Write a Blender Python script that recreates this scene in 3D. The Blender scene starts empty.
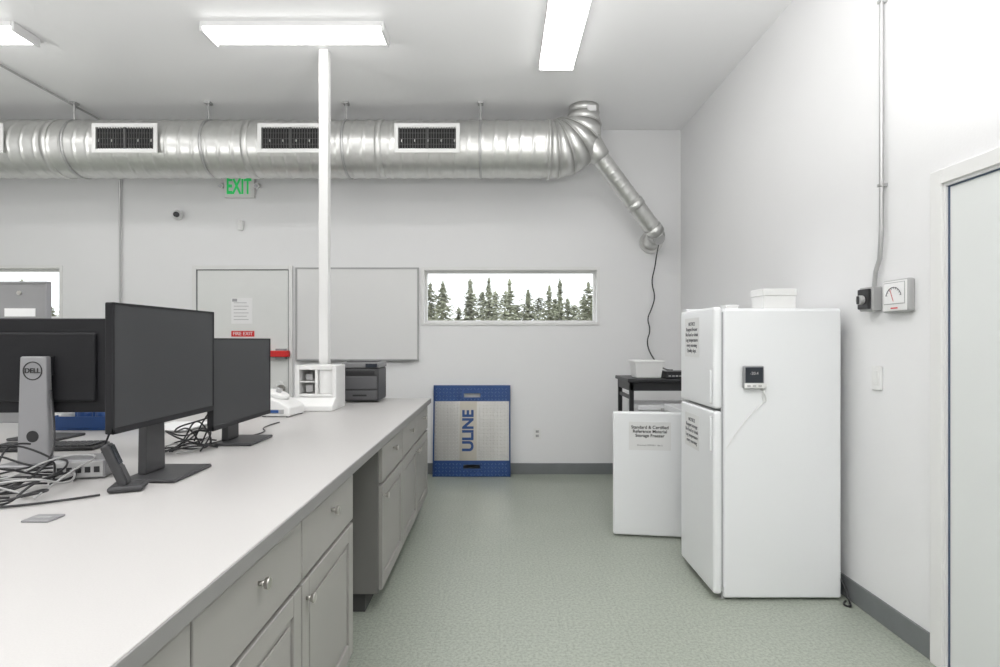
import bpy, bmesh, math, random
from mathutils import Vector, Matrix
random.seed(7)
scene=bpy.context.scene
F=560.0
CAMZ=1.4

# ------------------------------------------------------------ materials
def mat(name,col,rough=0.5,metal=0.0,bump=0.0,bscale=60,var=0.0,vscale=8,emit=None,estr=0,spec=0.5,stretch=None):
    m=bpy.data.materials.new(name); m.use_nodes=True
    nt=m.node_tree; b=nt.nodes['Principled BSDF']
    b.inputs['Base Color'].default_value=(*col,1)
    b.inputs['Roughness'].default_value=rough
    b.inputs['Metallic'].default_value=metal
    b.inputs['Specular IOR Level'].default_value=spec
    tc=nt.nodes.new('ShaderNodeTexCoord')
    src=tc.outputs['Object']
    if stretch:
        mp=nt.nodes.new('ShaderNodeMapping'); mp.inputs['Scale'].default_value=stretch
        nt.links.new(src,mp.inputs['Vector']); src=mp.outputs['Vector']
    if var>0:
        n=nt.nodes.new('ShaderNodeTexNoise'); n.inputs['Scale'].default_value=vscale; n.inputs['Detail'].default_value=4
        nt.links.new(src,n.inputs['Vector'])
        r=nt.nodes.new('ShaderNodeValToRGB')
        r.color_ramp.elements[0].position=0.3; r.color_ramp.elements[1].position=0.7
        r.color_ramp.elements[0].color=(*[max(0,c*(1-var)) for c in col],1)
        r.color_ramp.elements[1].color=(*[min(1,c*(1+var)) for c in col],1)
        nt.links.new(n.outputs['Fac'],r.inputs['Fac']); nt.links.new(r.outputs['Color'],b.inputs['Base Color'])
    if bump>0:
        n=nt.nodes.new('ShaderNodeTexNoise'); n.inputs['Scale'].default_value=bscale; n.inputs['Detail'].default_value=3
        nt.links.new(src,n.inputs['Vector'])
        bp=nt.nodes.new('ShaderNodeBump'); bp.inputs['Strength'].default_value=bump; bp.inputs['Distance'].default_value=0.004
        nt.links.new(n.outputs['Fac'],bp.inputs['Height']); nt.links.new(bp.outputs['Normal'],b.inputs['Normal'])
    if emit:
        b.inputs['Emission Color'].default_value=(*emit,1); b.inputs['Emission Strength'].default_value=estr
    return m

WALL=mat('wall_paint',(0.81,0.81,0.815),0.6,bump=0.10,bscale=90,var=0.008,vscale=2)
CEIL=mat('ceiling_paint',(0.88,0.88,0.885),0.32,bump=0.05,bscale=40)
TRIM=mat('white_trim',(0.78,0.78,0.77),0.4)
BASEB=mat('rubber_base_grey',(0.18,0.19,0.195),0.5,var=0.05)
COUNTER=mat('laminate_grey',(0.51,0.498,0.49),0.38,var=0.03,vscale=300)
CEDGE=mat('laminate_edge_grey',(0.25,0.245,0.24),0.45)
CAB=mat('cabinet_grey',(0.345,0.335,0.315),0.45,var=0.015,vscale=4)
CABD=mat('cabinet_side_grey',(0.20,0.195,0.185),0.55)
TOE=mat('toe_kick_dark',(0.06,0.06,0.06),0.7)
NICKEL=mat('brushed_nickel',(0.62,0.60,0.57),0.28,1.0)
GALV=mat('galvanised_steel',(0.66,0.66,0.645),0.38,0.87,bump=0.03,bscale=9,var=0.05,vscale=14)
STEEL=mat('conduit_steel',(0.52,0.52,0.52),0.4,0.8)
APPL=mat('appliance_white',(0.82,0.83,0.84),0.28,bump=0.04,bscale=220)
APPL2=mat('appliance_gasket',(0.42,0.42,0.43),0.6)
PLW=mat('white_plastic',(0.78,0.78,0.77),0.4)
PLG=mat('grey_plastic',(0.42,0.42,0.42),0.45)
PLD=mat('dark_grey_plastic',(0.042,0.042,0.045),0.45)
BLK=mat('black_plastic',(0.018,0.018,0.02),0.4)
SCR=mat('monitor_screen',(0.044,0.045,0.048),0.5,spec=0.3)
SCR2=mat('monitor_back_black',(0.012,0.012,0.014),0.5,spec=0.3)
SILV=mat('silver_plastic',(0.31,0.31,0.32),0.38,0.3)
PAPER=mat('paper_white',(0.86,0.86,0.86),0.8)
INK=mat('ink_black',(0.03,0.03,0.03),0.8)
INKG=mat('ink_grey',(0.38,0.38,0.39),0.8)
INKM=mat('ink_soft',(0.15,0.15,0.16),0.8)
RED=mat('red_paint',(0.66,0.02,0.02),0.4)
GREEN=mat('exit_green',(0.02,0.5,0.12),0.5,emit=(0.03,0.7,0.16),estr=0.25)
BLUE=mat('blue_paint',(0.020,0.065,0.21),0.4,0.2)
ALU=mat('aluminium_plate',(0.60,0.59,0.57),0.34,0.75,var=0.16,vscale=3,stretch=(1,1,0.25))
LENS=mat('fixture_lens',(0.9,0.9,0.9),0.5,emit=(1,0.99,0.975),estr=10)
DUCTIN=mat('grille_dark',(0.03,0.03,0.03),0.8)
LOUV=mat('grille_louver',(0.14,0.14,0.14),0.5,0.3)
DOORM=mat('door_paint',(0.76,0.77,0.755),0.45,var=0.01)
DOORG=mat('door_white_cool',(0.74,0.76,0.75),0.45)
SEAL=mat('door_seal_blue_grey',(0.07,0.10,0.16),0.5)
WBOARD=mat('whiteboard_surface',(0.76,0.76,0.755),0.22)
FIXW=mat('fixture_body_white',(0.74,0.74,0.74),0.4)
PINE=mat('pine_foliage',(0.33,0.345,0.25),0.9,var=0.4,vscale=0.9)
BARK=mat('pine_bark',(0.28,0.24,0.20),0.9)
DIRT=mat('outdoor_ground',(0.35,0.33,0.26),0.95,var=0.2,vscale=1)
LCD=mat('lcd_dark',(0.02,0.025,0.035),0.25)
BLUEP=mat('blue_plastic',(0.02,0.08,0.27),0.4)
LOCK=mat('partition_grey',(0.28,0.28,0.285),0.5,var=0.02)

# floor
def floor_mat():
    m=bpy.data.materials.new('vinyl_tile_sage'); m.use_nodes=True; nt=m.node_tree; b=nt.nodes['Principled BSDF']
    tc=nt.nodes.new('ShaderNodeTexCoord')
    br=nt.nodes.new('ShaderNodeTexBrick'); br.offset=0.0; br.squash=1.0
    br.inputs['Scale'].default_value=1.0; br.inputs['Brick Width'].default_value=0.305; br.inputs['Row Height'].default_value=0.305
    br.inputs['Mortar Size'].default_value=0.0011; br.inputs['Mortar Smooth'].default_value=0.3
    br.inputs['Color1'].default_value=(0.360,0.388,0.335,1); br.inputs['Color2'].default_value=(0.371,0.399,0.345,1)
    br.inputs['Mortar'].default_value=(0.295,0.318,0.275,1)
    nt.links.new(tc.outputs['Object'],br.inputs['Vector'])
    n=nt.nodes.new('ShaderNodeTexNoise'); n.inputs['Scale'].default_value=70; n.inputs['Detail'].default_value=5; n.inputs['Roughness'].default_value=0.75
    nt.links.new(tc.outputs['Object'],n.inputs['Vector'])
    r=nt.nodes.new('ShaderNodeValToRGB'); r.color_ramp.elements[0].position=0.38; r.color_ramp.elements[1].position=0.6
    r.color_ramp.elements[0].color=(0.64,0.66,0.64,1); r.color_ramp.elements[1].color=(1.12,1.12,1.11,1)
    nt.links.new(n.outputs['Fac'],r.inputs['Fac'])
    mx=nt.nodes.new('ShaderNodeMix'); mx.data_type='RGBA'; mx.blend_type='MULTIPLY'; mx.inputs[0].default_value=0.8
    nt.links.new(br.outputs['Color'],mx.inputs[6]); nt.links.new(r.outputs['Color'],mx.inputs[7])
    nt.links.new(mx.outputs[2],b.inputs['Base Color'])
    n2=nt.nodes.new('ShaderNodeTexNoise'); n2.inputs['Scale'].default_value=2.5
    nt.links.new(tc.outputs['Object'],n2.inputs['Vector'])
    mr=nt.nodes.new('ShaderNodeMapRange'); mr.inputs['To Min'].default_value=0.28; mr.inputs['To Max'].default_value=0.42
    nt.links.new(n2.outputs['Fac'],mr.inputs['Value']); nt.links.new(mr.outputs['Result'],b.inputs['Roughness'])
    return m
FLOOR=floor_mat()
def glass_mat():
    m=bpy.data.materials.new('window_glass'); m.use_nodes=True; nt=m.node_tree
    for n in list(nt.nodes): nt.nodes.remove(n)
    o=nt.nodes.new('ShaderNodeOutputMaterial'); t=nt.nodes.new('ShaderNodeBsdfTransparent'); t.inputs[0].default_value=(0.97,0.98,0.98,1)
    g=nt.nodes.new('ShaderNodeBsdfGlossy'); g.inputs['Roughness'].default_value=0.3
    mx=nt.nodes.new('ShaderNodeMixShader'); mx.inputs[0].default_value=0.02
    nt.links.new(t.outputs[0],mx.inputs[1]); nt.links.new(g.outputs[0],mx.inputs[2]); nt.links.new(mx.outputs[0],o.inputs[0])
    return m
GLASS=glass_mat()

# ------------------------------------------------------------ helpers
class R:
    def __init__(s,name,loc=(0,0,0),rot=0,world=True,tilt=None):
        e=bpy.data.objects.new(name,None); e.empty_display_size=0.1
        s.M=Matrix.Translation(loc)@Matrix.Rotation(rot,4,'Z')
        if tilt: s.M=s.M@Matrix.Rotation(tilt,4,'X')
        e.matrix_world=s.M; scene.collection.objects.link(e)
        s.e=e; s.inv=s.M.inverted() if world else Matrix.Identity(4)
def finish(ob,root,m,bevel=0,smooth=False,seg=2):
    scene.collection.objects.link(ob)
    if m: ob.data.materials.append(m)
    if root: ob.parent=root.e
    if bevel>0:
        md=ob.modifiers.new('bev','BEVEL'); md.width=bevel; md.segments=seg; md.limit_method='ANGLE'
    if smooth and hasattr(ob.data,'polygons'):
        for p in ob.data.polygons: p.use_smooth=True
    return ob
def meshob(name,root,verts,faces,m,bevel=0,smooth=False,seg=2):
    me=bpy.data.meshes.new(name)
    inv=root.inv if root else Matrix.Identity(4)
    me.from_pydata([tuple(inv@Vector(v)) for v in verts],[],faces); me.update()
    bm=bmesh.new(); bm.from_mesh(me); bmesh.ops.recalc_face_normals(bm,faces=bm.faces); bm.to_mesh(me); bm.free()
    return finish(bpy.data.objects.new(name,me),root,m,bevel,smooth,seg)
BF=[(0,1,3,2),(4,6,7,5),(0,4,5,1),(2,3,7,6),(0,2,6,4),(1,5,7,3)]
def bv(x0,x1,y0,y1,z0,z1): return [(x,y,z) for x in (x0,x1) for y in (y0,y1) for z in (z0,z1)]
def box(name,root,x0,x1,y0,y1,z0,z1,m,bevel=0,seg=2):
    return meshob(name,root,bv(x0,x1,y0,y1,z0,z1),BF,m,bevel,seg=seg)
def boxes(name,root,lst,m,bevel=0):
    V=[];Fs=[]
    for b in lst:
        o=len(V); V+=bv(*b); Fs+=[tuple(i+o for i in f) for f in BF]
    return meshob(name,root,V,Fs,m,bevel)
def cyl(name,root,c,axis,r,d,m,r2=None,n=32,bevel=0):
    if r2 is None: r2=r
    a=Vector(axis).normalized(); u=a.orthogonal().normalized(); w=a.cross(u); c=Vector(c)
    V=[];Fs=[]
    for k,(s,rr) in enumerate(((-.5,r),(.5,r2))):
        for i in range(n):
            t=2*math.pi*i/n; V.append(tuple(c+a*d*s+(u*math.cos(t)+w*math.sin(t))*rr))
    for i in range(n): Fs.append((i,(i+1)%n,n+(i+1)%n,n+i))
    Fs.append(tuple(range(n))); Fs.append(tuple(range(n,2*n)))
    ob=meshob(name,root,V,Fs,m,bevel)
    for p in ob.data.polygons:
        if len(p.vertices)==4: p.use_smooth=True
    return ob
def ball(name,root,c,r,m,sx=1,sy=1,sz=1):
    bm=bmesh.new(); bmesh.ops.create_uvsphere(bm,u_segments=20,v_segments=12,radius=r)
    V=[(v.co.x*sx+c[0],v.co.y*sy+c[1],v.co.z*sz+c[2]) for v in bm.verts]; Fs=[[v.index for v in f.verts] for f in bm.faces]; bm.free()
    return meshob(name,root,V,Fs,m,smooth=True)
def tube(name,root,paths,r,m,nurbs=False):
    cu=bpy.data.curves.new(name,'CURVE'); cu.dimensions='3D'; cu.bevel_depth=r; cu.bevel_resolution=3; cu.use_fill_caps=True
    if not isinstance(paths[0][0],(tuple,list)): paths=[paths]
    inv=root.inv if root else Matrix.Identity(4)
    for pts in paths:
        sp=cu.splines.new('NURBS' if nurbs else 'POLY'); sp.points.add(len(pts)-1)
        for i,p in enumerate(pts): 
            q=inv@Vector(p); sp.points[i].co=(q.x,q.y,q.z,1)
        if nurbs: sp.use_endpoint_u=True; sp.order_u=3; sp.resolution_u=8
    ob=bpy.data.objects.new(name,cu); scene.collection.objects.link(ob); cu.materials.append(m)
    if root: ob.parent=root.e
    return ob
def text(name,root,s,c,size,m,rx=90,rz=0,ry=0,align='CENTER',sp=1.0,bold=0,sx=1.0):
    cu=bpy.data.curves.new(name,'FONT'); cu.body=s; cu.size=size; cu.align_x=align; cu.align_y='CENTER'; cu.extrude=0.0008; cu.space_line=sp; cu.offset=bold
    cu.materials.append(m)
    ob=bpy.data.objects.new(name,cu); scene.collection.objects.link(ob)
    M=Matrix.Translation(c)@Matrix.Rotation(math.radians(rz),4,'Z')@Matrix.Rotation(math.radians(rx),4,'X')@Matrix.Rotation(math.radians(ry),4,'Z')@Matrix.Diagonal((sx,1,1,1))
    if root: ob.parent=root.e; ob.matrix_local=root.inv@M
    else: ob.matrix_world=M
    return ob

# ------------------------------------------------------------ room
YB=5.85; XR=1.89; XL=-7.0; YF=-3.6; H=3.594; T=0.2
box('floor',None,XL-T,XR+T,YF-T,YB+T,-0.1,0,FLOOR)
box('ceiling',None,XL-T,XR+T,YF-T,YB+T,H,H+0.15,CEIL)
box('wall_left',None,XL-T,XL,YF,YB,0,H,WALL)
box('wall_front',None,XL-T,XR+T,YF-T,YF,0,H,WALL)
W1=(-0.794,1.013,1.585,2.131); W2=(-5.55,-4.60,1.63,2.15)
y0,y1=YB,YB+T
boxes('wall_back',None,[(XL-T,W2[0],y0,y1,0,H),(W2[0],W2[1],y0,y1,0,W2[2]),(W2[0],W2[1],y0,y1,W2[3],H),
  (W2[1],W1[0],y0,y1,0,H),(W1[0],W1[1],y0,y1,0,W1[2]),(W1[0],W1[1],y0,y1,W1[3],H),(W1[1],XR+T,y0,y1,0,H)],WALL)
DY1=2.373; DY0=1.42; DZ=2.062
boxes('wall_right',None,[(XR,XR+T,YF,DY0,0,H),(XR,XR+T,DY1,YB,0,H),(XR,XR+T,DY0,DY1,DZ,H)],WALL)
def window(name,w):
    r=R(name,((w[0]+w[1])/2,YB+0.1,w[2]))
    f=0.022
    boxes('frame',r,[(w[0],w[0]+f,YB+0.09,YB+0.15,w[2],w[3]),(w[1]-f,w[1],YB+0.09,YB+0.15,w[2],w[3]),
      (w[0]+f,w[1]-f,YB+0.09,YB+0.15,w[2],w[2]+f),(w[0]+f,w[1]-f,YB+0.09,YB+0.15,w[3]-f,w[3])],TRIM)
    box('glass',r,w[0]+f,w[1]-f,YB+0.115,YB+0.119,w[2]+f,w[3]-f,GLASS)
    t=0.03
    boxes('casing',r,[(w[0]-t,w[0],YB-0.008,YB,w[2]-t,w[3]+t),(w[1],w[1]+t,YB-0.008,YB,w[2]-t,w[3]+t),
      (w[0],w[1],YB-0.008,YB,w[3],w[3]+t),(w[0],w[1],YB-0.012,YB,w[2]-t,w[2])],TRIM,0.002)
window('window_1',W1); window('window_2',W2)
# baseboards
box('baseboard_back',None,-2.15,XR,YB-0.012,YB,0,0.115,BASEB,0.003)
box('baseboard_back.001',None,XL,-3.24,YB-0.012,YB,0,0.115,BASEB,0.003)
box('baseboard_right',None,XR-0.012,XR,DY1+0.065,YB-0.012,0,0.115,BASEB,0.003)
# right door
d=R('door_1',(XR,(DY0+DY1)/2,0))
fw=0.062
boxes('frame',d,[(XR-0.022,XR+0.0,DY1,DY1+fw,0,DZ+fw),(XR-0.022,XR,DY0-fw,DY0,0,DZ+fw),(XR-0.022,XR,DY0,DY1,DZ,DZ+fw)],TRIM,0.003)
boxes('stop',d,[(XR-0.01,XR+0.1,DY1-0.012,DY1,0,DZ),(XR-0.01,XR+0.1,DY0,DY0+0.012,0,DZ),(XR-0.01,XR+0.1,DY0+.012,DY1-.012,DZ-0.012,DZ)],TRIM)
boxes('reveal_gap',d,[(XR-0.001,XR+0.05,DY1-0.019,DY1-0.012,0.0,DZ-0.012),(XR-0.001,XR+0.05,DY0+.012,DY1-.019,DZ-0.018,DZ-0.012)],SEAL)
box('slab',d,XR+0.002,XR+0.05,DY0+0.014,DY1-0.019,0.008,DZ-0.018,DOORG,0.002)
cyl('knob_rose',d,(XR-0.002,DY0+0.1,1.0),(1,0,0),0.035,0.012,NICKEL); ball('knob',d,(XR-0.045,DY0+0.1,1.0),0.03,NICKEL)
cyl('knob_stem',d,(XR-0.02,DY0+0.1,1.0),(1,0,0),0.012,0.04,NICKEL)
# back door
d=R('door_2',(-2.69,YB,0))
dx0,dx1,dz=-3.165,-2.20,2.135
boxes('frame',d,[(dx0-0.04,dx0,YB-0.025,YB,0,dz+0.04),(dx1,dx1+0.04,YB-0.025,YB,0,dz+0.04),(dx0,dx1,YB-0.025,YB,dz,dz+0.04)],TRIM,0.003)
boxes('gap',d,[(dx0,dx0+0.008,YB-0.014,YB-0.0005,0,dz),(dx1-0.008,dx1,YB-0.014,YB-0.0005,0,dz),(dx0,dx1,YB-0.014,YB-0.0005,dz-0.008,dz)],INKM)
box('slab',d,dx0+0.01,dx1-0.01,YB-0.012,YB-0.0006,0.01,dz-0.01,DOORM,0.002)
box('panic_bar',d,dx0+0.12,dx1+0.02,YB-0.09,YB-0.03,1.225,1.29,RED,0.008)
boxes('panic_mounts',d,[(dx0+0.10,dx0+0.2,YB-0.07,YB-0.012,1.20,1.31),(dx1-0.12,dx1-0.02,YB-0.07,YB-0.012,1.20,1.31)],SILV,0.004)
cyl('strike_plate',d,(dx1-0.07,YB-0.04,0.9),(0,1,0),0.035,0.05,NICKEL)
box('notice',d,-2.80,-2.58,YB-0.014,YB-0.012,1.57,1.84,PAPER)
for i in range(6): box('notice_line_%d'%i,d,-2.775,-2.62-0.02*(i%2),YB-0.0155,YB-0.014,1.61+i*0.035,1.615+i*0.035,INKG)
box('notice_corner',d,-2.79,-2.74,YB-0.0155,YB-0.014,1.80,1.83,INKG)
box('fire_exit_sign',d,-2.80,-2.56,YB-0.015,YB-0.012,1.435,1.495,RED)
text('fire_exit_text',d,'FIRE EXIT',(-2.68,YB-0.016,1.465),0.05,PAPER)
# whiteboard
w=R('whiteboard',(-1.49,YB,1.2))
box('board',w,-2.115,-0.86,YB-0.018,YB,1.20,2.14,WBOARD)
boxes('frame',w,[(-2.13,-2.112,YB-0.025,YB,1.185,2.155),(-0.863,-0.845,YB-0.025,YB,1.185,2.155),(-2.112,-0.863,YB-0.025,YB,2.138,2.155),(-2.112,-0.863,YB-0.025,YB,1.185,1.203)],PLG,0.002)
box('tray',w,-2.1,-0.88,YB-0.06,YB-0.025,1.185,1.193,SILV,0.002)
# exit sign
s=R('exit_sign',(-2.7,YB,2.9))
box('housing',s,-2.86,-2.55,YB-0.05,YB,2.875,3.085,PLW,0.008)
text('letters',s,'EXIT',(-2.705,YB-0.052,2.985),0.225,GREEN,bold=0.006,sx=0.56)
for sx in (-2.89,-2.52):
    cyl('lamp_head',s,(sx,YB-0.04,3.0),(0,1,0.3),0.026,0.06,PLW); cyl('lamp_lens',s,(sx,YB-0.072,2.99),(0,1,0.3),0.018,0.006,SILV)
# security camera & sensor
s=R('security_camera',(-3.34,YB,2.7))
cyl('mount',s,(-3.36,YB-0.015,2.70),(0,1,0),0.052,0.03,PLW,bevel=0.004)
ball('eyeball',s,(-3.34,YB-0.055,2.70),0.048,PLW); cyl('lens',s,(-3.325,YB-0.098,2.69),(0.25,-1,-0.1),0.028,0.02,BLK)
s=R('motion_sensor',(-2.70,YB,2.5))
box('body',s,-2.725,-2.67,YB-0.045,YB,2.54,2.645,PLW,0.015,3)
box('lens_window',s,-2.715,-2.68,YB-0.048,YB-0.044,2.56,2.60,TRIM,0.001)
# outlet
s=R('wall_outlet',(0.39,YB,0.4))
box('plate',s,0.352,0.425,YB-0.008,YB,0.365,0.48,PLW,0.003)
for z in (0.40,0.445):
    box('socket',s,0.372,0.405,YB-0.010,YB-0.007,z-0.014,z+0.014,PLG,0.004)
    boxes('slots',s,[(0.380,0.383,YB-0.0105,YB-0.0095,z-0.006,z+0.006),(0.394,0.397,YB-0.0105,YB-0.0095,z-0.006,z+0.006)],BLK)
# conduits
tube('electrical_conduit',None,[(-3.95,1.5,H-0.02),(-3.95,YB-0.06,H-0.02),(-3.95,YB-0.03,H-0.05),(-3.95,YB-0.03,1.55)],0.010,STEEL)
r=R('wall_switch_conduit',(XR,2.74,1.6))
tube('pipe',r,[(XR-0.022,2.742,H-0.001),(XR-0.022,2.742,1.95),(XR-0.022,2.755,1.80),(XR-0.022,2.785,1.74),(XR-0.022,2.795,1.665)],0.0105,STEEL)
for z in (3.05,2.15): box('strap',r,XR-0.036,XR-0.0,2.728,2.756,z,z+0.015,STEEL,0.002)
# disconnect switch
r=R('disconnect_switch',(XR,2.83,1.54))
box('housing',r,XR-0.05,XR,2.765,2.87,1.545,1.665,PLG,0.006)
box('cover',r,XR-0.066,XR-0.05,2.775,2.86,1.555,1.655,BLK,0.004)
cyl('rotary_knob',r,(XR-0.076,2.818,1.60),(1,0,0),0.024,0.02,PLG,bevel=0.003)
box('knob_grip',r,XR-0.095,XR-0.084,2.813,2.823,1.58,1.62,PLD,0.002)
# gauge
r=R('pressure_gauge',(XR,2.64,1.53))
box('housing',r,XR-0.035,XR,2.545,2.72,1.53,1.685,PLG,0.010,3)
box('front_case',r,XR-0.037,XR-0.030,2.552,2.713,1.537,1.678,TRIM,0.006,3)
boxes('dial_border',r,[(XR-0.0385,XR-0.036,2.562,2.703,1.568,1.672)],PLG,0.002)
box('dial_face',r,XR-0.040,XR-0.038,2.566,2.699,1.572,1.668,PAPER,0.001)
tube('scale_arc',r,[(XR-0.0415,2.6325+0.052*math.cos(a),1.596+0.052*math.sin(a)) for a in [math.pi*(0.08+0.84*i/12) for i in range(13)]],0.0016,INKM)
for i in range(9):
    a=math.pi*(0.1+0.8*i/8); tube('tick_%d'%i,r,[(XR-0.0415,2.6325+0.043*math.cos(a),1.596+0.043*math.sin(a)),(XR-0.0415,2.6325+0.054*math.cos(a),1.596+0.054*math.sin(a))],0.001,INKM)
tube('needle',r,[(XR-0.042,2.6325,1.582),(XR-0.042,2.655,1.638)],0.0011,RED)
box('label',r,XR-0.0385,XR-0.036,2.61,2.655,1.547,1.553,RED)
# light switch
r=R('light_switch',(XR,2.80,1.15))
box('plate',r,XR-0.010,XR,2.765,2.835,1.15,1.27,TRIM,0.003); box('rocker',r,XR-0.014,XR-0.009,2.783,2.817,1.175,1.245,PLW,0.003)

# ------------------------------------------------------------ ceiling fixtures
def fixture(cx,cy,L,W,along='x'):
    r=R('ceiling_light_fixture',(cx,cy,H),rot=0 if along=='x' else math.pi/2,world=False)
    d0,d1=0.035,0.062
    box('pan',r,-L/2+.01,L/2-.01,-W/2+0.01,W/2-0.01,-d0,-0.0005,FIXW)
    V=[]
    prof=[(-W/2+0.006,-0.030),(-W/2+0.006,-d1+0.02),(-W/2+0.03,-d1+0.004),(-W/4,-d1),(W/4,-d1),(W/2-0.03,-d1+0.004),(W/2-0.006,-d1+0.02),(W/2-0.006,-0.030)]
    k=len(prof)
    for x in (-L/2+0.02,L/2-0.02): V+=[(x,a,b) for a,b in prof]
    Fs=[(i,i+1,k+i+1,k+i) for i in range(k-1)]
    meshob('lens',r,V,Fs,LENS)
    for s,nm in ((-1,'end_cap_a'),(1,'end_cap_b')):
        a,b=sorted((s*(L/2-0.022),s*L/2)); box(nm,r,a,b,-W/2,W/2,-d1-0.004,-0.0005,FIXW,0.006)
    boxes('side_rail',r,[(-L/2+.022,L/2-.022,-W/2,-W/2+0.006,-0.034,-0.0005),(-L/2+.022,L/2-.022,W/2-0.006,W/2,-0.034,-0.0005)],FIXW)
for cx,cy,a in [(-1.435,3.965,'x'),(-3.98,3.965,'x'),(0.445,3.80,'y'),
                (0.445,0.6,'y'),(-1.49,0.9,'x'),(-3.95,0.9,'x'),(0.445,-2.2,'y'),(-1.49,-2.0,'x'),(-3.95,-2.0,'x')]:  # fixtures on this line are out of view, added to light the room
    fixture(cx,cy,1.27 if a=='x' else 1.28,0.23 if a=='x' else 0.275,a)
# added fill lights, out of view (pointing straight up at the ceiling)
def fill_light(loc,P,size):
    l=bpy.data.lights.new('added_fill_light','AREA'); l.energy=P; l.shape='DISK'; l.size=size; l.color=(1,0.992,0.985)
    o=bpy.data.objects.new('added_fill_light',l); scene.collection.objects.link(o); o.location=loc
    o.rotation_euler=(math.pi,0,0)
fill_light((-1.2,-0.9,1.8),110,0.8)
fill_light((-4.6,1.0,1.7),100,0.8)
fill_light((0.6,1.2,2.2),78,0.6)

# ------------------------------------------------------------ ductwork
DYc,DZc,DR=5.27,3.19,0.258
def spiral(name,root,x0,x1,rad,pitch,yc,zc,n=56):
    step=pitch/12
    N=int((x1-x0)/step); V=[];Fs=[]
    for i in range(N+1):
        x=x0+i*step
        for k in range(n):
            t=2*math.pi*k/n
            ph=(x/pitch+k/n)%1.0
            rr=rad+(0.006 if ph<0.16 else 0)
            V.append((x,yc+rr*math.cos(t),zc+rr*math.sin(t)))
    for i in range(N):
        for k in range(n): Fs.append((i*n+k,i*n+(k+1)%n,(i+1)*n+(k+1)%n,(i+1)*n+k))
    Fs.append(tuple(range(n))); Fs.append(tuple(range(N*n,N*n+n)))
    return meshob(name,root,V,Fs,GALV,smooth=True)
D=R('spiral_air_duct',(-3,DYc,DZc))
spiral('main_duct',D,-6.98,0.46,DR,0.118,DYc,DZc)
def ring_chain(name,root,rings,m,n=40,smooth=False,cap=True):
    V=[];Fs=[]
    for c,a,rr in rings:
        a=Vector(a).normalized(); ref=Vector((0,1,0))
        if abs(a.y)>0.9: ref=Vector((0,0,1))
        u=(ref-a*ref.dot(a)).normalized(); w=a.cross(u); c=Vector(c)
        for k in range(n):
            t=2*math.pi*k/n; V.append(tuple(c+(u*math.cos(t)+w*math.sin(t))*rr))
    for i in range(len(rings)-1):
        for k in range(n): Fs.append((i*n+k,i*n+(k+1)%n,(i+1)*n+(k+1)%n,(i+1)*n+k))
    if cap: Fs.append(tuple(range(n))); Fs.append(tuple(range((len(rings)-1)*n,len(rings)*n)))
    ob=meshob(name,root,V,Fs,m)
    if smooth:
        for p in ob.data.polygons:
            if len(p.vertices)==4: p.use_smooth=True
    return ob
# gored elbow turning up to the roof
E=[((0.46,DYc,DZc),(1,0,0),0.262),((0.53,DYc,DZc+.004),(1,0,0.10),0.262),((0.61,DYc,DZc+.025),(1,0,0.40),0.260),((0.69,DYc,DZc+.075),(1,0,0.85),0.256),((0.745,DYc,DZc+.15),(0.62,0,1),0.235),((0.775,DYc,DZc+.25),(0.15,0,1),0.175),((0.79,DYc,DZc+.34),(0,0,1),0.14)]
for i in range(len(E)-1):
    a,b=E[i],E[i+1]
    ring_chain('elbow_gore_%d'%(i+1),D,[(a[0],a[1],a[2]),(b[0],b[1],b[2])],GALV,smooth=True)
    ring_chain('elbow_seam_%d'%(i+1),D,[(Vector(b[0])-Vector(b[1]).normalized()*.005,b[1],b[2]+.006),(Vector(b[0])+Vector(b[1]).normalized()*.005,b[1],b[2]+.006)],GALV,smooth=True)
ring_chain('duct_flange',D,[((0.44,DYc,DZc),(1,0,0),DR+0.012),((0.465,DYc,DZc),(1,0,0),DR+0.012)],GALV,smooth=True)
ring_chain('riser',D,[((0.79,DYc,DZc+.34),(0,0,1),0.14),((0.79,DYc,H-.001),(0,0,1),0.14)],GALV,smooth=True)
box('duct_tag',D,0.80,0.88,DYc-0.147,DYc-0.144,3.50,3.55,PAPER)
# branch
A=Vector((0.90,5.24,3.16)); B=Vector((1.50,5.50,2.50)); ax=(B-A).normalized()
rings=[];L=(B-A).length;N=int(L/0.01)
for i in range(N+1):
    rings.append((A+ax*(i*0.01),ax,0.080+(0.004 if (i%8)==0 else 0)))
ring_chain('branch_duct',D,rings,GALV,n=28,smooth=True)
ring_chain('branch_boot',D,[(A-ax*0.14,ax,0.12),(A+ax*0.03,ax,0.098),(A+ax*0.07,ax,0.095)],GALV,smooth=True)
ring_chain('branch_coupling',D,[(B-ax*0.33,ax,0.089),(B-ax*0.27,ax,0.089)],GALV,smooth=True)
e1=B+ax*0.05+Vector((0,0.01,0)); e2=B+ax*0.085+Vector((0,0.06,0.0))
ring_chain('branch_elbow_1',D,[(B-ax*0.01,ax,0.088),(e1,(ax+Vector((0,0.4,0))),0.088)],GALV,smooth=True)
ring_chain('branch_elbow_2',D,[(e1,(ax+Vector((0,0.4,0))),0.088),(e2,(ax*0.5+Vector((0,0.9,0))),0.088)],GALV,smooth=True)
ring_chain('branch_elbow_3',D,[(e2,(ax*0.5+Vector((0,0.9,0))),0.088),(Vector((1.575,YB-.02,2.42)),(0,1,0),0.086)],GALV,smooth=True)
ring_chain('wall_collar',D,[((1.575,YB-0.02,2.42),(0,1,0),0.12),((1.575,YB,2.42),(0,1,0),0.12)],GALV)
cyl('end_rim',D,tuple(e2+Vector((0.01,-0.07,-0.045))),(0.3,-1,-0.5),0.055,0.03,STEEL)
cyl('end_opening',D,tuple(e2+Vector((0.015,-0.085,-0.053))),(0.3,-1,-0.5),0.045,0.008,PLG)
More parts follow.
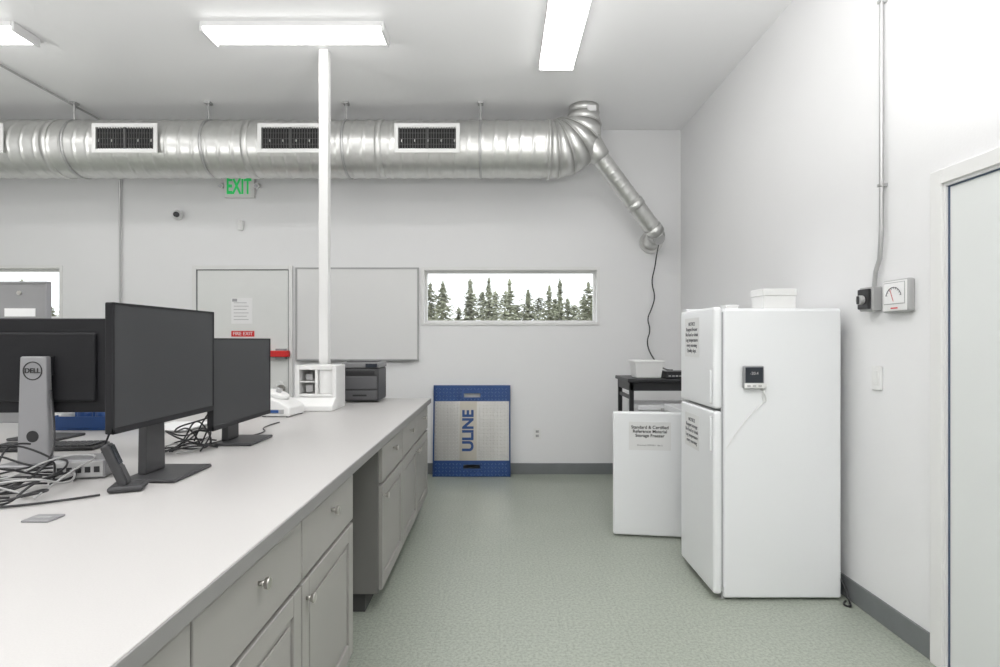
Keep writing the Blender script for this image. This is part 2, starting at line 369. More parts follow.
# hangers
for hx in (-5.2,-3.93,-2.69,-1.42,-0.18):
    tube('hanger_rod',D,[(hx,DYc-0.10,DZc+DR-0.02),(hx,DYc-0.10,H)],0.010,STEEL)
    box('hanger_clamp',D,hx-0.025,hx+0.025,DYc-0.13,DYc-0.07,H-0.02,H-.001,STEEL)
    ring_chain('hanger_strap',D,[((hx-0.012,DYc,DZc),(1,0,0),DR+0.010),((hx+0.012,DYc,DZc),(1,0,0),DR+0.010)],STEEL,smooth=True)
for hx in (-4.1,-2.3,-1.1):
    ring_chain('joint_band',D,[((hx-0.03,DYc,DZc),(1,0,0),DR+0.008),((hx+0.03,DYc,DZc),(1,0,0),DR+0.008)],GALV,smooth=True)
# grilles
for gx in (-4.72,-3.345,-1.87,-0.65):
    g=R('duct_supply_grille',(gx,5.0,3.2))
    hw,hh=0.292,0.132; zc=3.20; yf=4.985
    fr=0.035
    boxes('collar',g,[(gx-hw+fr,gx+hw-fr,yf+0.01,yf+0.16,zc+hh-fr-0.006,zc+hh-fr),(gx-hw+fr,gx+hw-fr,yf+0.01,yf+0.16,zc-hh+fr,zc-hh+fr+0.006),
       (gx-hw+fr-0.006,gx-hw+fr,yf+0.01,yf+0.16,zc-hh+fr,zc+hh-fr),(gx+hw-fr,gx+hw-fr+0.006,yf+0.01,yf+0.16,zc-hh+fr,zc+hh-fr)],GALV)
    boxes('frame',g,[(gx-hw,gx-hw+fr,yf,yf+0.012,zc-hh,zc+hh),(gx+hw-fr,gx+hw,yf,yf+0.012,zc-hh,zc+hh),
       (gx-hw+fr,gx+hw-fr,yf,yf+0.012,zc+hh-fr,zc+hh),(gx-hw+fr,gx+hw-fr,yf,yf+0.012,zc-hh,zc-hh+fr)],PLW,0.003)
    box('interior',g,gx-hw+fr,gx+hw-fr,yf+0.022,yf+0.027,zc-hh+fr,zc+hh-fr,DUCTIN)
    n=22; lw=(2*hw-2*fr)
    boxes('vertical_vanes',g,[(gx-hw+fr+lw*(i+.5)/n-0.0016,gx-hw+fr+lw*(i+.5)/n+0.0016,yf+0.004,yf+0.016,zc-hh+fr,zc+hh-fr) for i in range(n)],LOUV)
    boxes('horizontal_vanes',g,[(gx-hw+fr,gx+hw-fr,yf+0.016,yf+0.021,zc+dz-0.0015,zc+dz+0.0015) for dz in (-0.05,0,0.05)]+[(gx-0.004,gx+0.004,yf+0.002,yf+0.02,zc-hh+fr,zc+hh-fr)],LOUV)

# ------------------------------------------------------------ support post
p=R('support_post',(-1.33,4.25,0.91))
box('post',p,-1.365,-1.295,4.215,4.285,0.911,H-.001,TRIM,0.004)
box('base_flange',p,-1.39,-1.27,4.195,4.31,0.911,0.925,TRIM,0.002)

# ------------------------------------------------------------ lab island
I=R('lab_island_counter',(-1.8,2,0))
CX=-0.58; FX=-0.625; CT=0.91; IX0=-3.0; IY0=-0.8; IY1=4.72
box('countertop',I,IX0,CX-0.006,IY0,IY1,0.87,CT,COUNTER,0.003)
box('edge_band',I,CX-0.006,CX,IY0,IY1,0.871,0.909,CEDGE,0.001)
box('end_band',I,IX0,CX-0.006,IY1,IY1+0.006,0.871,0.909,CEDGE,0.001)
K0,K1=2.315,2.865
boxes('carcass',I,[(-2.95,FX,IY0+0.03,K0,0.1,0.87),(-2.95,FX,K1,IY1-0.03,0.1,0.87),(-2.95,-1.35,K0,K1,0.1,0.87)],CABD)
boxes('toe_kick',I,[(-2.88,FX-0.07,IY0+0.08,K0-0.02,0,0.1),(-2.88,FX-0.07,K1+0.02,IY1-0.08,0,0.1)],TOE)
def unit(ya,yb,side):
    g=0.004; x0=FX; t=0.02
    boxes('drawer_front',I,[(x0,x0+t,ya+g,yb-g,0.665,0.848)],CAB,0.004)
    z0,z1=0.115,0.650; s=0.062
    a,b=ya+g,yb-g
    boxes('door_rails',I,[(x0,x0+t,a,a+s,z0,z1),(x0,x0+t,b-s,b,z0,z1),(x0,x0+t,a+s,b-s,z1-s,z1),(x0,x0+t,a+s,b-s,z0,z0+s)],CAB,0.003)
    box('door_panel',I,x0,x0+0.010,a+s,b-s,z0+s,z1-s,CAB)
    box('door_panel_raise',I,x0+0.01,x0+0.016,a+s+0.02,b-s-0.02,z0+s+0.02,z1-s-0.02,CAB,0.005)
    def knob(y,z):
        cyl('knob_stem',I,(x0+t+0.008,y,z),(1,0,0),0.006,0.018,NICKEL,n=16)
        cyl('knob_head',I,(x0+t+0.022,y,z),(1,0,0),0.013,0.014,NICKEL,r2=0.0165,n=24,bevel=0.003)
    knob((ya+yb)/2,0.79)
    knob(a+0.035 if side<0 else b-0.035,0.595)
ys=[IY0+0.04,-0.12,0.49,1.10,1.71,2.31]
for i in range(5): unit(ys[i],ys[i+1],-1)
for i,(a,b) in enumerate([(2.875,3.48),(3.48,4.085),(4.085,4.685)]): unit(a,b,-1 if i!=1 else 1)

# ------------------------------------------------------------ monitors (front faces local -Y)
def monitor(loc,rot,w,h,zb,facem,stand,logo=False,backm=SCR2):
    r=R('computer_monitor',(loc[0],loc[1],CT+0.001),rot,world=False)
    zb-=CT+0.001
    box('panel',r,-w/2,w/2,-0.002,0.022,zb,zb+h,backm,0.004)
    box('screen',r,-w/2+0.008,w/2-0.008,-0.004,-0.001,zb+0.02,zb+h-0.008,facem)
    boxes('bezel',r,[(-w/2,-w/2+0.008,-0.006,0,zb,zb+h),(w/2-0.008,w/2,-0.006,0,zb,zb+h),(-w/2,w/2,-0.006,0,zb+h-0.008,zb+h),(-w/2,w/2,-0.006,0,zb,zb+0.02)],backm,0.001)
    box('rear_housing',r,-w*0.36,w*0.36,0.02,0.036,zb+h*0.12,zb+h*0.85,backm,0.012,3)
    V=[];yy0,yy1=0.050,0.080
    zt=zb+h*0.60
    for (z,hw) in ((0.012,0.060),(zt,0.048)):
        V+=[(-hw,yy0,z),(hw,yy0,z),(hw,yy1,z),(-hw,yy1,z)]
    meshob('stand_neck',r,V,[(0,1,2,3),(4,5,6,7),(0,1,5,4),(1,2,6,5),(2,3,7,6),(3,0,4,7)],stand,0.006)
    box('neck_mount',r,-0.05,0.05,0.034,0.055,zb+h*0.4,zb+h*0.6,backm,0.004)
    box('stand_base',r,-0.125,0.125,-0.09,0.10,0.0,0.013,stand,0.006,3)
    if logo:
        rr=0.034; c=(0,yy1+0.001,zt-0.055)
        tube('logo_ring',r,[(rr*math.cos(t),c[1],c[2]+rr*math.sin(t)) for t in [2*math.pi*i/24 for i in range(25)]],0.002,INK)
        text('logo_text',r,'DELL',(0,c[1]+0.001,c[2]),0.026,INK,rz=180,bold=0.0004)
        cyl('cable_hole',r,(0,yy1,0.12),(0,1,0),0.022,0.004,BLK)
    return r
monitor((-1.20,2.035),math.pi/2,0.61,0.41,1.107,SCR,PLD)
monitor((-1.235,2.70),math.pi/2,0.60,0.40,1.008,SCR,PLD)
monitor((-1.79,2.22),math.pi+0.05,0.56,0.37,1.115,SCR,SILV,logo=True)
monitor((-2.26,2.80),math.pi-0.05,0.60,0.37,1.085,SCR,PLD)

# ------------------------------------------------------------ desk clutter
def cables():
    g=R('cable_tangle',(-1.5,2.0,CT))
    paths={0:[],1:[],2:[]}
    def loop(cx,cy,sx,sy,zmax,n):
        a=random.uniform(0,6.28); pts=[]
        for i in range(n):
            a+=random.uniform(0.6,1.3)
            rr=random.uniform(0.4,1.0)
            pts.append((cx+sx*rr*math.cos(a),cy+sy*rr*math.sin(a),CT+0.008+(random.random()**2)*zmax))
        pts[0]=(pts[0][0],pts[0][1],CT+0.008); pts[-1]=(pts[-1][0],pts[-1][1],CT+0.008)
        return pts
    for i in range(8): paths[0].append(loop(-1.62,1.88,0.24,0.22,0.16,7))
    for i in range(2): paths[1].append(loop(-1.55,1.85,0.25,0.22,0.08,8))
    for i in range(6): paths[0].append(loop(-1.38,2.50,0.12,0.20,0.14,7))
    for i in range(1): paths[1].append(loop(-1.38,2.5,0.12,0.2,0.08,8))
    paths[2].append(loop(-1.45,2.52,0.1,0.15,0.05,6))
    for i in range(2): paths[0].append(loop(-1.47,1.68,0.10,0.10,0.12,7))
    paths[0].append([(-1.25,1.75,CT+.006),(-1.35,1.66,CT+.006),(-1.5,1.60,CT+.006),(-1.62,1.66,CT+.01)])
    paths[0].append([(-1.30,3.3,CT+.006),(-1.33,3.1,CT+.006),(-1.22,2.95,CT+.006),(-1.3,2.7,CT+.006),(-1.35,2.5,CT+.02)])
    paths[0].append([(-1.70,2.12,CT+.3),(-1.66,2.10,CT+.12),(-1.62,2.0,CT+.03),(-1.6,1.85,CT+.006)])
    paths[0].append([(-1.76,2.10,CT+.10),(-1.80,2.05,CT+.12),(-1.76,1.95,CT+.03),(-1.6,1.75,CT+.006),(-1.45,1.62,CT+.01)])
    paths[0].append([(-1.50,2.10,CT+.04),(-1.45,2.08,CT+.16),(-1.38,2.08,CT+.26),(-1.28,2.05,CT+.30)])
    paths[0].append([(-1.42,2.60,CT+.02),(-1.38,2.62,CT+.16),(-1.30,2.65,CT+.22)])
    tube('black_cables',g,paths[0],0.0036,BLK,True); tube('grey_cables',g,paths[1],0.0034,PLG,True); tube('white_cables',g,paths[2],0.0034,PLW,True)
cables()
# dock box
r=R('docking_station',(-1.49,2.02,CT),0.25,world=False)
box('body',r,-0.08,0.08,-0.06,0.06,0.003,0.07,SILV,0.006)
box('front_face',r,-0.075,0.075,-0.063,-0.059,0.008,0.064,PLG,0.002)
for i in range(5): box('port_%d'%i,r,-0.065+i*0.028,-0.048+i*0.028,-0.0645,-0.0625,0.025,0.045,BLK)
# handset
r=R('cordless_handset',(-1.215,1.83,CT),0.35,world=False)
box('cradle_base',r,-0.05,0.05,-0.045,0.045,0.001,0.022,PLD,0.010,3)
M=Matrix.Rotation(math.radians(-22),4,'Y')
def tb(name,x0,x1,y0,y1,z0,z1,m,b):
    V=[tuple(M@Vector(v)) for v in bv(x0,x1,y0,y1,z0,z1)]
    return meshob(name,r,V,BF,m,b,seg=3)
tb('handset',-0.014,0.014,-0.026,0.026,0.018,0.165,PLD,0.009)
tb('handset_face',0.014,0.016,-0.020,0.020,0.09,0.155,LCD,0.002)
tb('keypad',0.014,0.016,-0.020,0.020,0.03,0.082,PLD,0.002)
# grommet
r=R('desk_cable_grommet',(-1.245,1.53,CT))
box('plate',r,-1.285,-1.21,1.50,1.56,CT+0.0005,CT+0.006,SILV,0.002)
boxes('slot',r,[(-1.27,-1.225,1.525,1.532,CT+0.006,CT+0.0075)],PLG)
# keyboard
r=R('computer_keyboard',(-2.03,2.52,CT),0.12,world=False)
box('tray',r,-0.22,0.22,-0.07,0.07,0.002,0.018,BLK,0.004)
boxes('keys',r,[(-0.21+i*0.028,-0.186+i*0.028,-0.06+j*0.025,-0.039+j*0.025,0.018,0.025) for i in range(15) for j in range(5)],PLD,0.002)
# blue rack
r=R('sample_bottle_rack',(-2.25,3.13,CT))
boxes('tray',r,[(-2.45,-2.03,3.03,3.25,CT+0.001,CT+0.01),(-2.45,-2.44,3.03,3.25,CT+.01,CT+.075),(-2.04,-2.03,3.03,3.25,CT+.01,CT+.075),(-2.44,-2.04,3.03,3.04,CT+.01,CT+.075),(-2.44,-2.04,3.24,3.25,CT+.01,CT+.075)],BLUEP,0.003)
for i in range(4):
    for j in range(2):
        x=-2.39+i*0.1; y=3.09+j*0.1
        cyl('bottle',r,(x,y,CT+0.065),(0,0,1),0.036,0.11,BLUEP if (i+j)%3 else PLW); cyl('cap',r,(x,y,CT+0.13),(0,0,1),0.018,0.022,PLW)
r=R('paper_stack',(-1.82,3.1,CT))
for i in range(4): box('sheet_%d'%i,r,-1.92+i*.008,-1.68+i*.006,2.98-i*.01,3.26,CT+0.001+i*0.004,CT+0.004+i*0.004,PAPER)
# bench instrument
r=R('benchtop_centrifuge',(-1.42,3.66,CT),-0.1,world=False)
V=[]
for y in (-0.11,0.11):
    V+=[(-0.10,y,0.004),(0.10,y,0.004),(0.10,y,0.06),(0.03,y,0.10),(-0.08,y,0.135),(-0.10,y,0.125)]
meshob('body',r,V,[(0,1,2,3,4,5),(6,7,8,9,10,11)]+[(i,(i+1)%6,6+(i+1)%6,6+i) for i in range(6)],PLW,0.012,seg=3)
cyl('lid',r,(-0.03,0,0.135),(0.35,0,1),0.07,0.03,PLW,bevel=0.008); cyl('lid_knob',r,(-0.025,0,0.16),(0.35,0,1),0.018,0.03,PLG,bevel=0.003)
box('control_panel',r,-0.075,0.065,-0.114,-0.109,0.022,0.05,PLG,0.003); box('display',r,-0.03,0.03,-0.116,-0.113,0.028,0.046,BLUEP)
for x in (-0.08,0.08):
    for y in (-0.09,0.09): cyl('foot',r,(x,y,0.003),(0,0,1),0.012,0.006,BLK,n=16)
# wash bottle
r=R('wash_bottle',(-1.58,3.95,CT))
cyl('bottle',r,(-1.58,3.95,CT+0.065),(0,0,1),0.035,0.128,PLW,bevel=0.01); cyl('neck',r,(-1.58,3.95,CT+0.142),(0,0,1),0.018,0.03,PLG)
tube('spout',r,[(-1.58,3.95,CT+0.15),(-1.58,3.95,CT+0.18),(-1.55,3.94,CT+0.20),(-1.52,3.93,CT+0.19)],0.004,PLW)
# white dispenser
r=R('label_printer',(-1.28,4.0,CT))
x0,x1,ya,yb,zt=-1.44,-1.15,3.93,4.16,CT+0.31
boxes('shell',r,[(x0,x0+0.03,ya,yb,CT+.001,zt),(x1-0.03,x1,ya,yb,CT+.001,zt),(x0+0.14,x0+0.16,ya,yb,CT+.11,zt-.03),(x0+0.03,x1-0.03,yb-0.02,yb,CT+.001,zt),
  (x0+0.03,x1-0.03,ya,yb-0.02,zt-0.03,zt),(x0+0.03,x1-0.03,ya,yb-0.02,CT+0.09,CT+0.11)],PLW,0.004)
boxes('inner_tray',r,[(x0+0.03,x0+0.14,ya+0.02,yb-0.03,CT+0.19,CT+0.2),(x0+0.03,x1-0.03,ya+0.06,yb-0.03,CT+0.001,CT+0.09)],PLW,0.002)
boxes('inner_dark',r,[(x0+0.06,x0+0.11,ya+0.05,ya+0.055,CT+0.205,CT+0.25),(x0+0.06,x0+0.11,ya+0.05,ya+0.055,CT+0.12,CT+0.17)],PLG,0.002)
V=[(x0-0.02,ya-0.09,CT+.001),(x1+0.0,ya-0.09,CT+.001),(x1,ya,CT+.001),(x0-0.02,ya,CT+.001),(x0-0.02,ya-0.09,CT+.035),(x1,ya-0.09,CT+.035),(x1,ya,CT+.09),(x0-0.02,ya,CT+.09)]
meshob('front_tray',r,V,[(0,1,2,3),(4,5,6,7),(0,1,5,4),(1,2,6,5),(2,3,7,6),(3,0,4,7)],PLW,0.006)
box('side_panel',r,x0+0.165,x1-0.028,ya+0.02,ya+0.05,CT+0.11,zt-0.03,PLW,0.003)
# dark laser printer
r=R('laser_printer',(-1.09,4.5,CT))
x0,x1,ya,yb=-1.24,-0.95,4.38,4.68
box('body',r,x0,x1,ya,yb,CT+0.01,CT+0.27,PLD,0.015,3)
box('top_cover',r,x0-0.0,x1+0.005,ya-0.005,yb,CT+0.27,CT+0.315,mat('printer_grey',(0.20,0.20,0.205),0.45),0.012,3)
box('output_slot',r,x0+0.03,x1-0.03,ya-0.004,ya+0.03,CT+0.215,CT+0.25,BLK,0.002)
box('output_tray',r,x0+0.03,x1-0.03,ya+0.04,yb-0.05,CT+0.314,CT+0.322,PLD,0.002)
PG=mat('printer_panel_grey',(0.10,0.10,0.105),0.45)
box('paper_drawer',r,x0+0.012,x1-0.012,ya-0.012,ya+0.01,CT+0.025,CT+0.095,PG,0.006)
box('drawer_handle',r,x0+0.09,x1-0.09,ya-0.016,ya-0.01,CT+0.05,CT+0.065,BLK,0.002)
box('front_panel',r,x0+0.012,x1-0.012,ya-0.008,ya+0.01,CT+0.105,CT+0.205,PG,0.006)
box('control_panel',r,x1-0.10,x1-0.01,ya-0.012,ya+0.0,CT+0.275,CT+0.305,LCD,0.002)

# ------------------------------------------------------------ grey desk partition on island (left)
r=R('desk_partition_panel',(-2.75,3.12,CT))
zt=1.725
box('panel',r,-2.98,-2.515,3.10,3.125,CT+0.03,zt-0.001,LOCK,0.004)
boxes('frame',r,[(-2.98,-2.505,3.095,3.13,zt-0.014,zt),(-2.517,-2.505,3.095,3.13,CT+.001,zt-0.014),(-2.99,-2.978,3.095,3.13,CT+.001,zt-0.014)],SILV,0.003)
boxes('feet',r,[(-2.54,-2.49,3.03,3.19,CT+.001,CT+.012),(-2.995,-2.95,3.03,3.19,CT+.001,CT+.012)],SILV,0.003)
cyl('lock',r,(-2.66,3.097,1.66),(0,1,0),0.012,0.008,NICKEL,n=20)
box('note',r,-2.74,-2.57,3.096,3.099,1.53,1.575,PAPER)

# ------------------------------------------------------------ dock plate leaning on wall
W,Hh=0.77,0.935
lean=math.atan2(0.10,Hh)
r=R('dock_plate',(-0.29,5.725,0.0),0,world=False,tilt=-lean)
th=0.012
zs=0.165
box('plate',r,-W/2,W/2,-th/2,th/2,zs,Hh-zs,ALU,0.002)
def band(nm,z0,z1,hz0,hz1):
    boxes(nm,r,[(-W/2,-0.085,-th/2,th/2,z0,z1),(0.085,W/2,-th/2,th/2,z0,z1),(-0.085,0.085,-th/2,th/2,z0,hz0),(-0.085,0.085,-th/2,th/2,hz1,z1)],BLUE)
band('lower_band',0.004,zs,0.085,0.125); band('upper_band',Hh-zs,Hh,Hh-0.125,Hh-0.085)
def diamonds(nm,x0,x1,z0,z1,m,skip=None,hgt=0.006):
    V=[];Fs=[];s=0.036;j=0;z=z0+s/2
    while z<z1-s*0.3:
        i=0;x=x0+s/2
        while x<x1-s*0.3:
            if not(skip and skip(x,z)):
                a=math.radians(45 if (i+j)%2 else -45); c,sn=math.cos(a),math.sin(a)
                o=len(V)
                for px,pz in ((-0.016,0),(0,0.005),(0.016,0),(0,-0.005)):
                    V.append((x+px*c-pz*sn,-th/2-0.0002,z+px*sn+pz*c))
                V.append((x,-th/2-hgt,z))
                Fs+=[(o,o+1,o+4),(o+1,o+2,o+4),(o+2,o+3,o+4),(o+3,o,o+4)]
            x+=s;i+=1
        z+=s;j+=1
    meshob(nm,r,V,Fs,m)
hole=lambda x,z: abs(x)<0.1 and (0.07<z<0.14 or Hh-0.14<z<Hh-0.07)
BLUEL=mat('blue_tread_pale',(0.14,0.22,0.42),0.35,0.5)  # treads take a paler blue than the bands
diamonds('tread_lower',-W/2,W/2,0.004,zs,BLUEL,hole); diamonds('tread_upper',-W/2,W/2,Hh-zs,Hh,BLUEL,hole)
ALU2=mat('aluminium_tread',(0.70,0.69,0.67),0.28,0.9)
diamonds('tread_left',-W/2,-0.13,zs,Hh-zs,ALU2,None,0.006); diamonds('tread_right',0.06,W/2,zs,Hh-zs,ALU2,None,0.006)
box('label_strip',r,-0.125,0.05,-th/2-0.002,-th/2,zs,Hh-zs,mat('label_field',(0.52,0.49,0.43),0.36,0.7,var=0.14,vscale=3,stretch=(1,1,0.3)))
text('lettering',r,'ULINE',(-0.035,-th/2-0.004,Hh/2),0.155,BLUE,ry=90,bold=0.006)
box('side_rail_left',r,-W/2-0.012,-W/2,-0.03,th/2,0.004,Hh,BLUE,0.002); box('side_rail_right',r,W/2,W/2+0.012,-0.03,th/2,0.004,Hh,BLUE,0.002)

# ------------------------------------------------------------ refrigerator
r=R('refrigerator',(1.5,3.3,0))
BX0,BX1,RY0,RY1=1.202,1.832,3.005,3.545; DX=1.145
box('cabinet',r,BX0,BX1,RY0,RY1,0.014,1.565,APPL,0.010,3)
box('top_cap',r,BX0+0.005,BX1-0.005,RY0+0.005,RY1-0.005,1.563,1.570,APPL,0.003)
box('gasket',r,BX0-0.012,BX0,RY0+0.012,RY1-0.012,0.07,1.55,APPL2)
box('freezer_door',r,DX,BX0-0.010,RY0-0.003,RY1+0.003,1.030,1.578,APPL,0.016,4)
box('fridge_door',r,DX,BX0-0.010,RY0-0.003,RY1+0.003,0.035,1.018,APPL,0.016,4)
box('kick_grille',r,BX0-0.005,BX0+0.02,RY0+0.02,RY1-0.02,0.002,0.04,PLG)
boxes('door_handle',r,[(DX-0.014,DX-0.001,RY0+0.012,RY0+0.035,1.06,1.24),(DX-0.014,DX-0.001,RY0+0.012,RY0+0.035,0.80,0.99)],APPL,0.006)
boxes('hinge_cover',r,[(DX+0.01,BX0+0.06,RY1-0.07,RY1-0.01,1.578,1.592)],APPL,0.004)
for x in (BX0+0.05,BX1-0.05):
    for y in (RY0+0.05,RY1-0.05): cyl('foot',r,(x,y,0.0075),(0,0,1),0.02,0.013,PLG,n=16)
NP=mat('notice_sheet',(0.76,0.76,0.755),0.8)
box('door_notice_upper',r,DX-0.0015,DX-0.0002,3.22,3.46,1.30,1.53,NP)
text('notice_upper_text',r,'NOTICE\nReagent freezer\nNo food or drink\nLog temperature\nevery morning\nQuality dept.',(DX-0.0022,3.34,1.415),0.030,INKM,rz=-90,sp=1.05)
box('door_notice_lower',r,DX-0.0015,DX-0.0002,3.22,3.46,0.76,0.96,NP)
text('notice_lower_text',r,'NOTICE\nReagent storage\nNo food or drink\nLog temperature\nevery morning',(DX-0.0022,3.34,0.86),0.030,INKM,rz=-90,sp=1.05)
# thermometer
r=R('digital_thermometer',(1.35,2.99,1.15))
box('case',r,1.298,1.408,2.98,3.0045,1.140,1.262,SILV,0.008,3)
box('case_front',r,1.301,1.405,2.9785,2.981,1.143,1.170,PLW,0.001)
box('display',r,1.306,1.400,2.978,2.981,1.172,1.255,LCD,0.002)
text('digits',r,'-20.4',(1.352,2.977,1.222),0.022,PLG); boxes('buttons',r,[(1.315+i*0.03,1.332+i*0.03,2.9765,2.979,1.150,1.160) for i in range(3)],PLG)
box('bracket',r,1.395,1.425,2.985,3.0045,1.145,1.165,PLW,0.004)
cb=[(1.39,2.998,1.142),(1.42,2.998,1.12),(1.42,2.999,1.07),(1.36,2.999,1.02),(1.30,2.999,0.95),(1.25,2.999,0.88),(1.21,2.996,0.82)]
tube('probe_cable',r,cb,0.0018,PLW,True)
tube('probe_cable_loop',r,[(1.40,2.998,1.145),(1.43,2.999,1.09),(1.42,2.999,1.06),(1.40,2.999,1.10),(1.42,2.999,1.135)],0.003,PLW,True)
# boxes on fridge
r=R('storage_box',(1.52,3.13,1.571))
box('carton',r,1.435,1.612,3.05,3.19,1.571,1.660,PLW,0.004); box('lid',r,1.430,1.617,3.046,3.194,1.640,1.680,PLW,0.004)
r=R('small_container',(1.25,3.15,1.571))
box('base',r,1.245,1.31,3.08,3.15,1.571,1.586,PLW,0.003); box('lid',r,1.242,1.313,3.077,3.153,1.585,1.594,PLW,0.002)
tube('power_cord',None,[(1.845,3.10,0.20),(1.86,3.02,0.06),(1.855,2.97,0.008),(1.835,2.92,0.007),(1.80,2.95,0.007),(1.845,2.99,0.007)],0.005,BLK,True)

# ------------------------------------------------------------ undercounter freezer with open door
r=R('undercounter_freezer',(1.55,4.3,0))
x0,x1,ya,yb,zt=1.325,1.83,4.0,4.52,0.885
t=0.045
boxes('cabinet_shell',r,[(x0,x1,ya,ya+t,0.03,zt),(x0,x1,yb-t,yb,0.03,zt),(x0,x1,ya+t,yb-t,zt-t,zt),(x0,x1,ya+t,yb-t,0.03,0.03+t),(x1-t,x1,ya+t,yb-t,0.03+t,zt-t)],APPL,0.004)
boxes('wire_shelves',r,[(x0+0.01,x1-t,ya+t,yb-t,z,z+0.012) for z in (0.28,0.48,0.67)],PLW)
for x in (x0+0.05,x1-0.05):
    for y in (ya+0.05,yb-0.05): cyl('foot',r,(x,y,0.015),(0,0,1),0.018,0.03,PLG,n=16)
box('hinge_pin',r,x0-0.03,x0-0.005,3.965,3.99,0.002,0.036,PLG)
hx,hy=1.322,3.945
RM=Matrix.Translation((hx,hy,0))@Matrix.Rotation(math.radians(-8),4,'Z')@Matrix.Translation((-hx,-hy,0))
save=r.inv; r.inv=save@RM
box('open_door',r,0.806,hx-0.002,3.925,3.985,0.012,zt+0.003,APPL,0.014,4)
box('door_gasket',r,0.83,hx-0.02,3.985,3.996,0.06,zt-0.025,APPL2,0.003)
box('sign_sheet',r,0.915,1.205,3.9235,3.9248,0.62,0.82,NP)
text('sign_title',r,'Standard & Certified\nReference Material\nStorage Freezer',(1.06,3.9225,0.752),0.031,INK,sp=0.95,bold=0.0004)
text('sign_note',r,'Document SOP-0011  Rev 2',(1.06,3.9225,0.655),0.015,INKM)
r.inv=save
# second chest behind
r=R('compact_freezer',(1.5,4.95,0))
box('body',r,1.17,1.70,4.74,5.12,0.03,0.80,APPL,0.008); box('lid',r,1.165,1.705,4.735,5.125,0.80,0.85,APPL,0.012,3)
for x in (1.22,1.65):
    for y in (4.79,5.07): cyl('foot',r,(x,y,0.015),(0,0,1),0.018,0.03,PLG,n=16)
box('handle',r,1.36,1.51,4.715,4.736,0.80,0.825,PLG,0.004)
# black table
r=R('black_instrument_table',(1.38,5,0))
x0,x1,ya,yb=1.065,1.80,4.66,5.18
box('top',r,x0,x1,ya,yb,1.045,1.075,BLK,0.006); 
boxes('apron',r,[(x0+0.02,x1-0.02,ya+0.02,ya+0.04,0.975,1.045),(x0+0.02,x1-0.02,yb-0.04,yb-0.02,0.975,1.045),(x0+0.02,x0+0.04,ya+.04,yb-.04,0.975,1.045),(x1-0.04,x1-0.02,ya+.04,yb-.04,0.975,1.045)],BLK)
boxes('legs',r,[(x,x+0.035,y,y+0.035,0,1.045) for x in (x0+0.02,x1-0.055) for y in (ya+0.02,yb-0.055)],BLK,0.003)
boxes('stretchers',r,[(x0+0.03,x0+0.05,ya+0.055,yb-0.055,0.90,0.93),(x1-0.05,x1-0.03,ya+0.055,yb-0.055,0.12,0.15)],BLK)
r=R('storage_bin',(1.27,4.85,1.076))
V=[]
for z,e in ((1.077,0.0),(1.215,0.018)):
    V+=[(1.155-e,4.74-e,z),(1.365+e,4.74-e,z),(1.365+e,4.92+e,z),(1.155-e,4.92+e,z)]
meshob('tub',r,V,[(0,1,2,3),(4,5,6,7),(0,1,5,4),(1,2,6,5),(2,3,7,6),(3,0,4,7)],PLW,0.008,seg=3)
box('rim',r,1.13,1.39,4.715,4.945,1.208,1.228,PLW,0.004)
r=R('network_switch',(1.52,4.78,1.076))
box('case',r,1.395,1.64,4.70,4.90,1.077,1.135,BLK,0.004); boxes('ports',r,[(1.415+i*0.03,1.435+i*0.03,4.698,4.701,1.093,1.103) for i in range(6)],PLG)
# hanging cord
pts=[(1.59,5.60,2.37),(1.595,5.70,2.28),(1.60,5.78,2.15),(1.565,5.80,2.0),(1.61,5.80,1.85),(1.57,5.80,1.72),(1.52,5.79,1.62),(1.55,5.76,1.5),(1.49,5.70,1.38),(1.48,5.5,1.25),(1.50,5.15,1.12),(1.50,4.88,1.138)]
tube('hanging_cord',None,pts,0.0065,BLK,True)

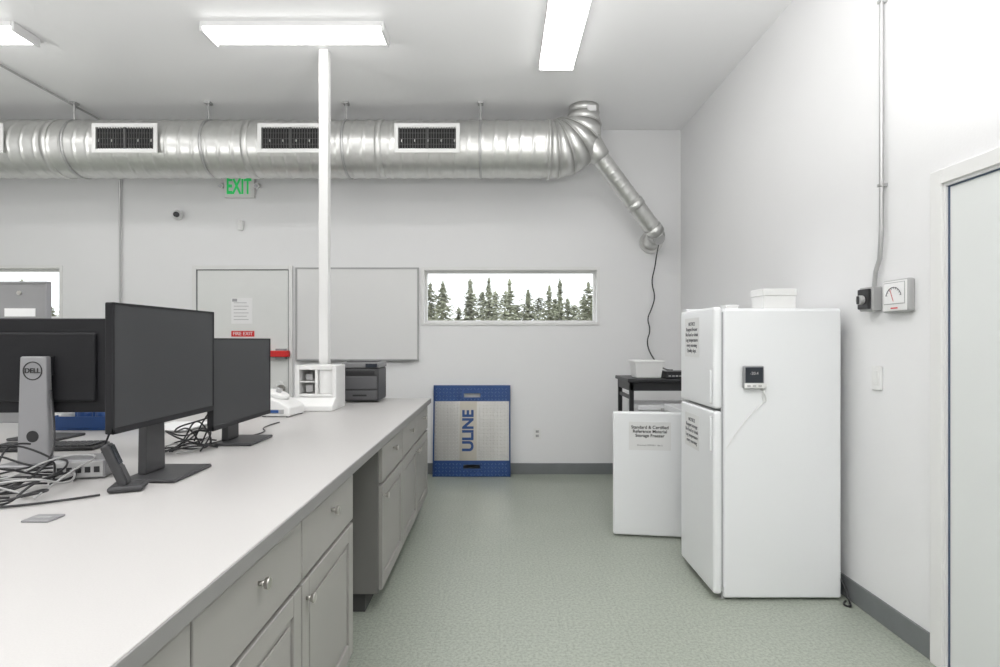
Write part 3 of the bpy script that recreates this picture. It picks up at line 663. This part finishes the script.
# ------------------------------------------------------------ outside
box('outdoor_ground',None,-80,60,YB+T+0.05,90,-0.6,-0.5,DIRT)
def forest():
    V=[];Fs=[];mi=[]
    def tree(x,y,zb,h,w,round_=0.6,nb=700):
        o=len(V)
        for k in range(6):
            a=k*math.pi/3; V.append((x+0.07*math.cos(a),y+0.07*math.sin(a),zb))
        V.append((x,y,zb+h*0.98))
        for k in range(6): Fs.append((o+k,o+(k+1)%6,o+6)); mi.append(1)
        L=random.randint(10,17); off=random.random()
        ang=[random.uniform(0.6,1.25) for _ in range(L+2)]
        for b in range(int(nb*random.uniform(0.85,1.15))):
            li=math.floor(random.random()**0.85*L)
            f=(li+off*0.5+random.gauss(0,0.30))/L
            f=min(0.995,max(0.0,f))
            z=zb+h*(0.12+0.87*f); rad=w*((1-f)**round_)*random.uniform(0.10,1.05)*ang[li]+0.03
            a=random.uniform(0,2*math.pi); s=0.05+0.13*(1-f*0.6)*random.uniform(0.5,1.3)
            ca,sa=math.cos(a),math.sin(a)
            ri=max(0,rad-s*2.6)
            mr=(ri+rad)/2; mx_,my_=x+mr*ca,y+mr*sa
            o=len(V)
            V.extend([(x+ri*ca,y+ri*sa,z+s*0.4),(mx_-sa*s,my_+ca*s,z-s*0.25),(x+rad*ca,y+rad*sa,z-s*0.5+random.uniform(-.04,.14)),(mx_+sa*s,my_-ca*s,z-s*0.25),(mx_,my_,z+s*0.3)])
            Fs.extend([(o,o+1,o+4),(o+1,o+2,o+4),(o+2,o+3,o+4),(o+3,o,o+4)]); mi.extend([0]*4)
    for (xa,xb) in ((-8.5,10.5),(-41,-30)):
        x=xa
        while x<xb:
            y=random.uniform(35,40); top=1.4+random.choice([42,55,60,64,66,68,58,48,70])*y/560*random.uniform(0.95,1.03)
            tree(x,y,-0.5,top+0.5,random.uniform(1.2,2.0),random.uniform(0.6,0.9),750); x+=random.uniform(0.9,1.7)
        x=xa
        while x<xb:
            y=random.uniform(43,47); top=1.4+random.uniform(34,56)*y/560
            tree(x,y,-0.5,top+0.5,random.uniform(1.4,2.1),0.6,750); x+=random.uniform(0.8,1.2)
    me=bpy.data.meshes.new('pine_forest'); me.from_pydata(V,[],Fs); me.update()
    ob=bpy.data.objects.new('pine_forest',me); scene.collection.objects.link(ob); me.materials.append(PINE); me.materials.append(BARK)
    me.polygons.foreach_set('material_index',mi)
forest()

# ------------------------------------------------------------ world
w=bpy.data.worlds.new('World'); scene.world=w; w.use_nodes=True
bg=w.node_tree.nodes['Background']; bg.inputs[0].default_value=(0.95,0.97,1.0,1); bg.inputs[1].default_value=2.0

# ------------------------------------------------------------ camera
cam=bpy.data.cameras.new('Camera'); co=bpy.data.objects.new('Camera',cam); scene.collection.objects.link(co)
cam.sensor_width=36; cam.lens=36*F/1000; cam.shift_y=0.0065; cam.clip_start=0.02; cam.clip_end=300
co.location=(0,0,CAMZ); co.rotation_euler=(math.pi/2,0,0)
scene.camera=co
scene.view_settings.view_transform='Standard'
